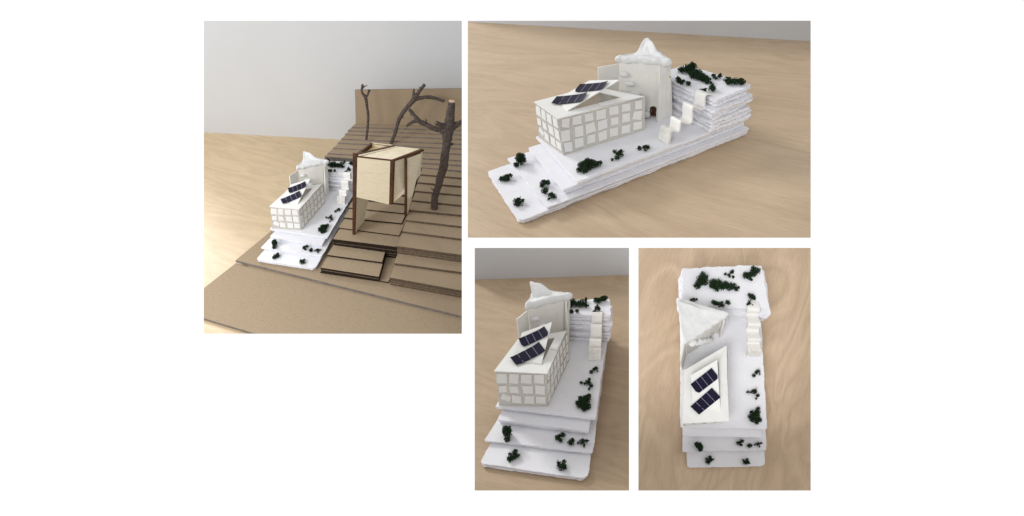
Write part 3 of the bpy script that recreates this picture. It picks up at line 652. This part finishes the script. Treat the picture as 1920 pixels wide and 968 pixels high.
    for p, z0, z1, n in MC: cs(p, z0+.1, z1, KRAFT_B, n, rag=.9)
    # back board
    V_, F_ = slab([(39.4,336.4,75.4),(330,363.6,86),(330,363.6,167.8),(46.9,337.1,147.)], (-.25, 2.6, 0)); t.part("back_board", V_, F_, [KRAFT, KRAFT_L], [0, 0]+[1]*4)

    # ---- plywood house on two leg panels
    h = Thing("plywood_house", "pale plywood box house with scorched edges raised on leg panels", "model house", (190, 60, 26), None)
    def npv(*p): return np.array(p, float)
    FLt, FRt, FRb, FLb = npv(167.6,29.4,178.3), npv(220.,29.4,178.3), npv(210.4,29.4,99.7), npv(156.6,29.4,106.5)
    BRt = npv(255.6,70.2,178.3); RLt = npv(174.2,74.1,178.3); BMt = npv(215.9,72.4,178.3)
    BRb = npv(247, 60.5, 133); BLb = npv(166, 74, 112)
    def panel(name, pts, th, mats=(PLY, BURN), parent=None, label=None):
        P = [np.array(p, float) for p in pts]; V_, F_ = slab(P, th); return h.part(name, V_, F_, list(mats), [0, 0]+[1]*(len(F_)-2), parent=parent, label=label)
    panel("front_panel", [FLt, FRt-npv(2.6, 0, 0), FRb-npv(2.4, 0, 0), FLb], (0, 2.6, 0))
    d2 = (BRt-FRt)/np.linalg.norm(BRt-FRt); n2 = np.array([d2[1], -d2[0], 0])
    mid_t = FRt+(BRt-FRt)*.43
    V_, F_ = slab([FRt-npv(2.6, 0, 0), FRt+npv(2.2, 0, 0), FRb+npv(2.2, 0, 0), FRb-npv(2.2, 0, 0)], (1.5, 3.0, 0)); h.part("scorched_post", V_, F_, BURN)
    s0 = d2*3.4
    panel("side_panel", [FRt+s0, BRt, npv(250.5,64.2,138), npv(242.4,55.,126.4), npv(231.1,42.1,116.5), FRb+s0+npv(0,0,1.5)], -n2*2.4)
    panel("bottom_panel", [FLb+npv(0,2.7,.3), FRb+npv(0,2.7,.3), npv(231,42.5,116.5), npv(243,56,126.6), npv(190, 74, 116)], (0, 0, 2.0))
    panel("rear_panel", [RLt, BRt-npv(2,0,0), npv(248,64,137), npv(176, 74, 115)], (0, -2.2, 0))
    # top: main pale panel, diagonal scorched rib, pale strip and sunken triangle
    zt = 178.6
    q1 = npv(173.0,30.6,zt); q2 = npv(219.3,31.2,zt); q3 = npv(251.5,72.0,zt); q4 = npv(216.8,72.2,zt)
    panel("roof_panel", [q1, q2, q3, q4], (0, 0, -2.2))
    V_, F_ = slab([npv(219.2,29.2,zt+.9), npv(222.2,29.4,zt+.9), npv(257.2,70.4,zt+.9), npv(252.0,71.8,zt+.9)], (0, 0, -3.2)); h.part("scorched_rim", V_, F_, BURN)
    V_, F_ = slab([npv(167.4,28.9,zt+.6), npv(219.5,28.9,zt+.6), npv(219.5,30.4,zt+.6), npv(167.4,30.6,zt+.6)], (0, 0, -2)); h.part("scorched_rim", V_, F_, BURN)
    V_, F_ = slab([npv(165.0,35.8,zt+1.4), npv(166.5,33.6,zt+1.4), npv(212.5,71.6,zt+1.4), npv(208.5,73.4,zt+1.4)], (0, 0, -5)); h.part("scorched_rib", V_, F_, BURN)
    V_, F_ = slab([npv(167.5,33.4,zt+.5), npv(170.5,31.2,zt+.5), npv(216.2,71.6,zt+.5), npv(213,71.8,zt+.5)], (0, 0, -2)); h.part("honey_strip", V_, F_, PLY)
    V_, F_ = slab([npv(166.5,40,zt+1.0), npv(168.6,39,zt+1), npv(175.8,73,zt+1), npv(172.6,74,zt+1)], (0, 0, -6)); h.part("scorched_rib", V_, F_, BURN)
    V_, F_ = slab([npv(173.4,73.2,zt+.6), npv(209,72.6,zt+.6), npv(209,74.6,zt+.6), npv(173.4,75.0,zt+.6)], (0, 0, -8)); h.part("back_rim", V_, F_, PLY)
    V_, F_ = slab([npv(168.4,39.5,zt-5), npv(208,72.3,zt-5), npv(174.5,73,zt-5)], (0, 0, -1.5)); h.part("sunken_panel", V_, F_, HONEY)
    # leg panels
    lt = npv(159.3,33.8,181.0)
    V_, F_ = slab([npv(135.6,37.9,25.9), npv(139.6,37.2,25.9), npv(166.0,33.0,181.2), npv(159.3,33.8,181.0)], (1.0, 1.6, 0)); h.part("scorched_edge", V_, F_, BURN)
    panel("leg_panel", [npv(139.0,38.4,25.9), npv(142.6,67.9,26.2), npv(144.6,74.7,32), npv(149.,95.3,64.), npv(160,74,110), npv(173,70,178), npv(165.4,34.6,180)], (-2.0, .4, 0), (PLY, BURN), label="tapered left leg panel")
    a_ = FRt+(BRt-FRt)*.42+n2*1.2; c_ = FRt+(BRt-FRt)*.91+n2*1.2
    panel("leg_panel", [a_-npv(0,0,3), c_-npv(0,0,2.4), npv(242.4,55.,126.4)+n2*1.2, npv(238,50.5,108)+n2*1.2, npv(231.6,42.8,108)+n2*1.2], n2*2.2, (PLY, BURN), label="narrow right leg panel")
    V_, F_ = slab([a_-npv(0,0,2.8)-d2*.4-n2*.6, a_-npv(0,0,2.8)-d2*.4+n2*4.4, npv(231.6,42.8,108)-d2*.4+n2*4.4, npv(231.6,42.8,108)-d2*.4-n2*.6], -d2*1.6); h.part("scorched_edge", V_, F_, BURN)

    V_, F_ = slab([npv(231.6,42.8,108)-d2*.4-n2*.6, npv(231.6,42.8,108)-d2*.4+n2*4.4, npv(213.2,94.6,35.8), npv(209.6,95.4,35.8)], -d2*1.8); h.part("scorched_edge", V_, F_, BURN)
    V_, F_ = slab([npv(231.6,42.8,108)+n2*1.2, npv(238,50.5,108)+n2*1.2, npv(210.5,110,36.2), npv(211.3,95.4,36.0)], n2*2.2); h.part("leg_foot", V_, F_, [PLY, BURN], [0, 0]+[1]*4)

    # ---- three bare twig trees
    T3 = dict(trunk=[(256.3,113.5,40.7,6.45),(258.2,114.1,65.5,6.11),(263.1,115.4,82.4,5.8),(269.8,117.3,109.8,6.53),(274.1,118.5,123.1,7.07),(277.,119.4,146.7,6.96),(280.5,120.3,167.,7.09),(282.6,120.9,186.9,8.46),(285.1,121.6,201.4,8.05),(287.6,122.3,217.9,6.41),(289.8,122.9,236.9,5.01)],
      br=[[(282.2,120.8,187.3,5.9),(272.5,117.1,190.,4.27),(260.9,113.8,194.7,4.03),(249.5,111.7,200.9,3.78),(240.3,109.1,206.6,3.98),(234.6,107.5,215.4,2.85),(226.9,105.4,226.,2.61)],
          [(241.4,109.4,206.6,3.6),(235.,107.6,206.,2.87),(227.4,105.5,202.6,2.21),(221.8,103.9,197.5,2.0)],
          [(284.5,120.2,196.6,5.2),(276.1,114.1,200.4,4.02),(267.4,108.7,206.,3.6)],
          [(284.4,121.4,191.7,6.75),(293.2,123.9,197.6,5.16),(300.8,126.,201.5,4.03),(306.2,127.5,204.5,3.8),(324,131.5,214.3,3.2)],
          [(280.7,120.9,167.,3.43),(287.2,121.8,165.5,2.3),(291.2,122.3,166.2,1.61)],
          [(262,110.5,83,2),(257,108,86,1.2),(255,107.5,89,.6)],[(250.,111.,201,2),(252,109,208,1.3),(251,108,211,.6)],[(233,107,217,1.6),(228.5,106,216,.9)]])
    T2 = dict(trunk=[(129.7,280.,70.2,3.07),(139.1,283.4,90.8,3.32),(147.5,286.5,117.,3.54),(157.6,290.1,133.7,3.79),(168.5,294.1,147.4,4.3),(177.9,297.5,158.2,4.82),(184.8,300.,168.9,3.46),(191.5,302.5,178.3,2.92),(197.2,304.6,184.8,2.91)],
      br=[[(177.9,297.5,157.6,4.55),(190.5,302.1,159.8,3.48),(205.5,307.6,160.2,3.22),(218.,312.1,156.2,2.97),(230.,316.5,151.1,2.7)],
          [(176.8,297.1,159.6,3.54),(177.4,297.3,169.3,2.39),(178.1,297.6,178.,1.1)],[(151.1,288.5,124.9,1.7),(156.9,289.9,121.6,.95)],[(139,283,95,1.6),(135,282,98,.8)],[(205,307.6,160,1.8),(208,306,164.5,.8)],[(191,302,177,1.6),(187.5,301,181,.7)]])
    T1 = dict(trunk=[(81.5,278.8,74.,2.51),(85.7,280.5,95.4,2.35),(89.4,282.,118.7,2.32),(89.8,282.2,138.7,2.42),(89.,281.9,158.5,2.93),(84.7,280.1,167.,2.12),(84.6,280.1,175.2,1.97),(87.4,281.2,183.2,2.2)],
      br=[[(88.3,281.6,158.5,2.66),(92.8,283.4,162.4,1.86),(95.9,284.7,169.6,2.12),(97.4,285.4,172.2,2.4)],[(86.2,280.7,176.5,1.58),(90.6,282.5,179.7,1.05),(94.3,284.1,181.1,.8)],[(89.5,281,128,1.3),(93,281,131,.6)]])
    for T, lab in ((T3, "thick bare twig tree at the right with a sawn-off top"), (T2, "leaning bare twig tree with a long right arm, behind the plywood house"), (T1, "thinnest bare twig tree at the left before the back board")):
        b0 = T["trunk"][0]; tt = Thing("twig_tree", lab, "tree", b0[:3], "bare twig trees")
        V_, F_ = tube(T["trunk"], 14, .11, 5, seed=b0[0]); tt.part("trunk", V_, F_, BARK, smooth=True)
        for i, br in enumerate(T["br"]):
            V_, F_ = tube(br, 10, .14, 5, seed=i*3.3+b0[0]); tt.part("branch", V_, F_, BARK, smooth=True)
        if T is T3:
            e = np.array(T["trunk"][-1]); f_ = np.array(T["trunk"][-2]); d = (e-f_)[:3]; d /= np.linalg.norm(d)
            V_, F_ = tube([(*e[:3], e[3]*.97), (*(e[:3]+d*.8), e[3]*.93)], 14, .05, 1); tt.part("sawn_top", V_, F_, CUTW)
            for i, (p, r) in enumerate([((270, 110.5, 128), 1.5), ((264, 109, 98), 1.3), ((288, 117, 222), 1.2), ((259, 108.3, 75), 1.4)]):
                V_, F_ = tube([(*p, r*.4), (p[0]+.4, p[1]-.6, p[2]+1, r), (p[0]+.5, p[1]-.3, p[2]+2.2, r*.4)], 8, .1, 2); tt.part("bark_knot", V_, F_, BARK, smooth=True)
    use_warp = True

for k in ("TR", "TL", "BL", "BR"):
    cur = k
    surroundings(k); hill(k); house(k); tower(k); stairs(k); bushes(k)
cardboard_site()
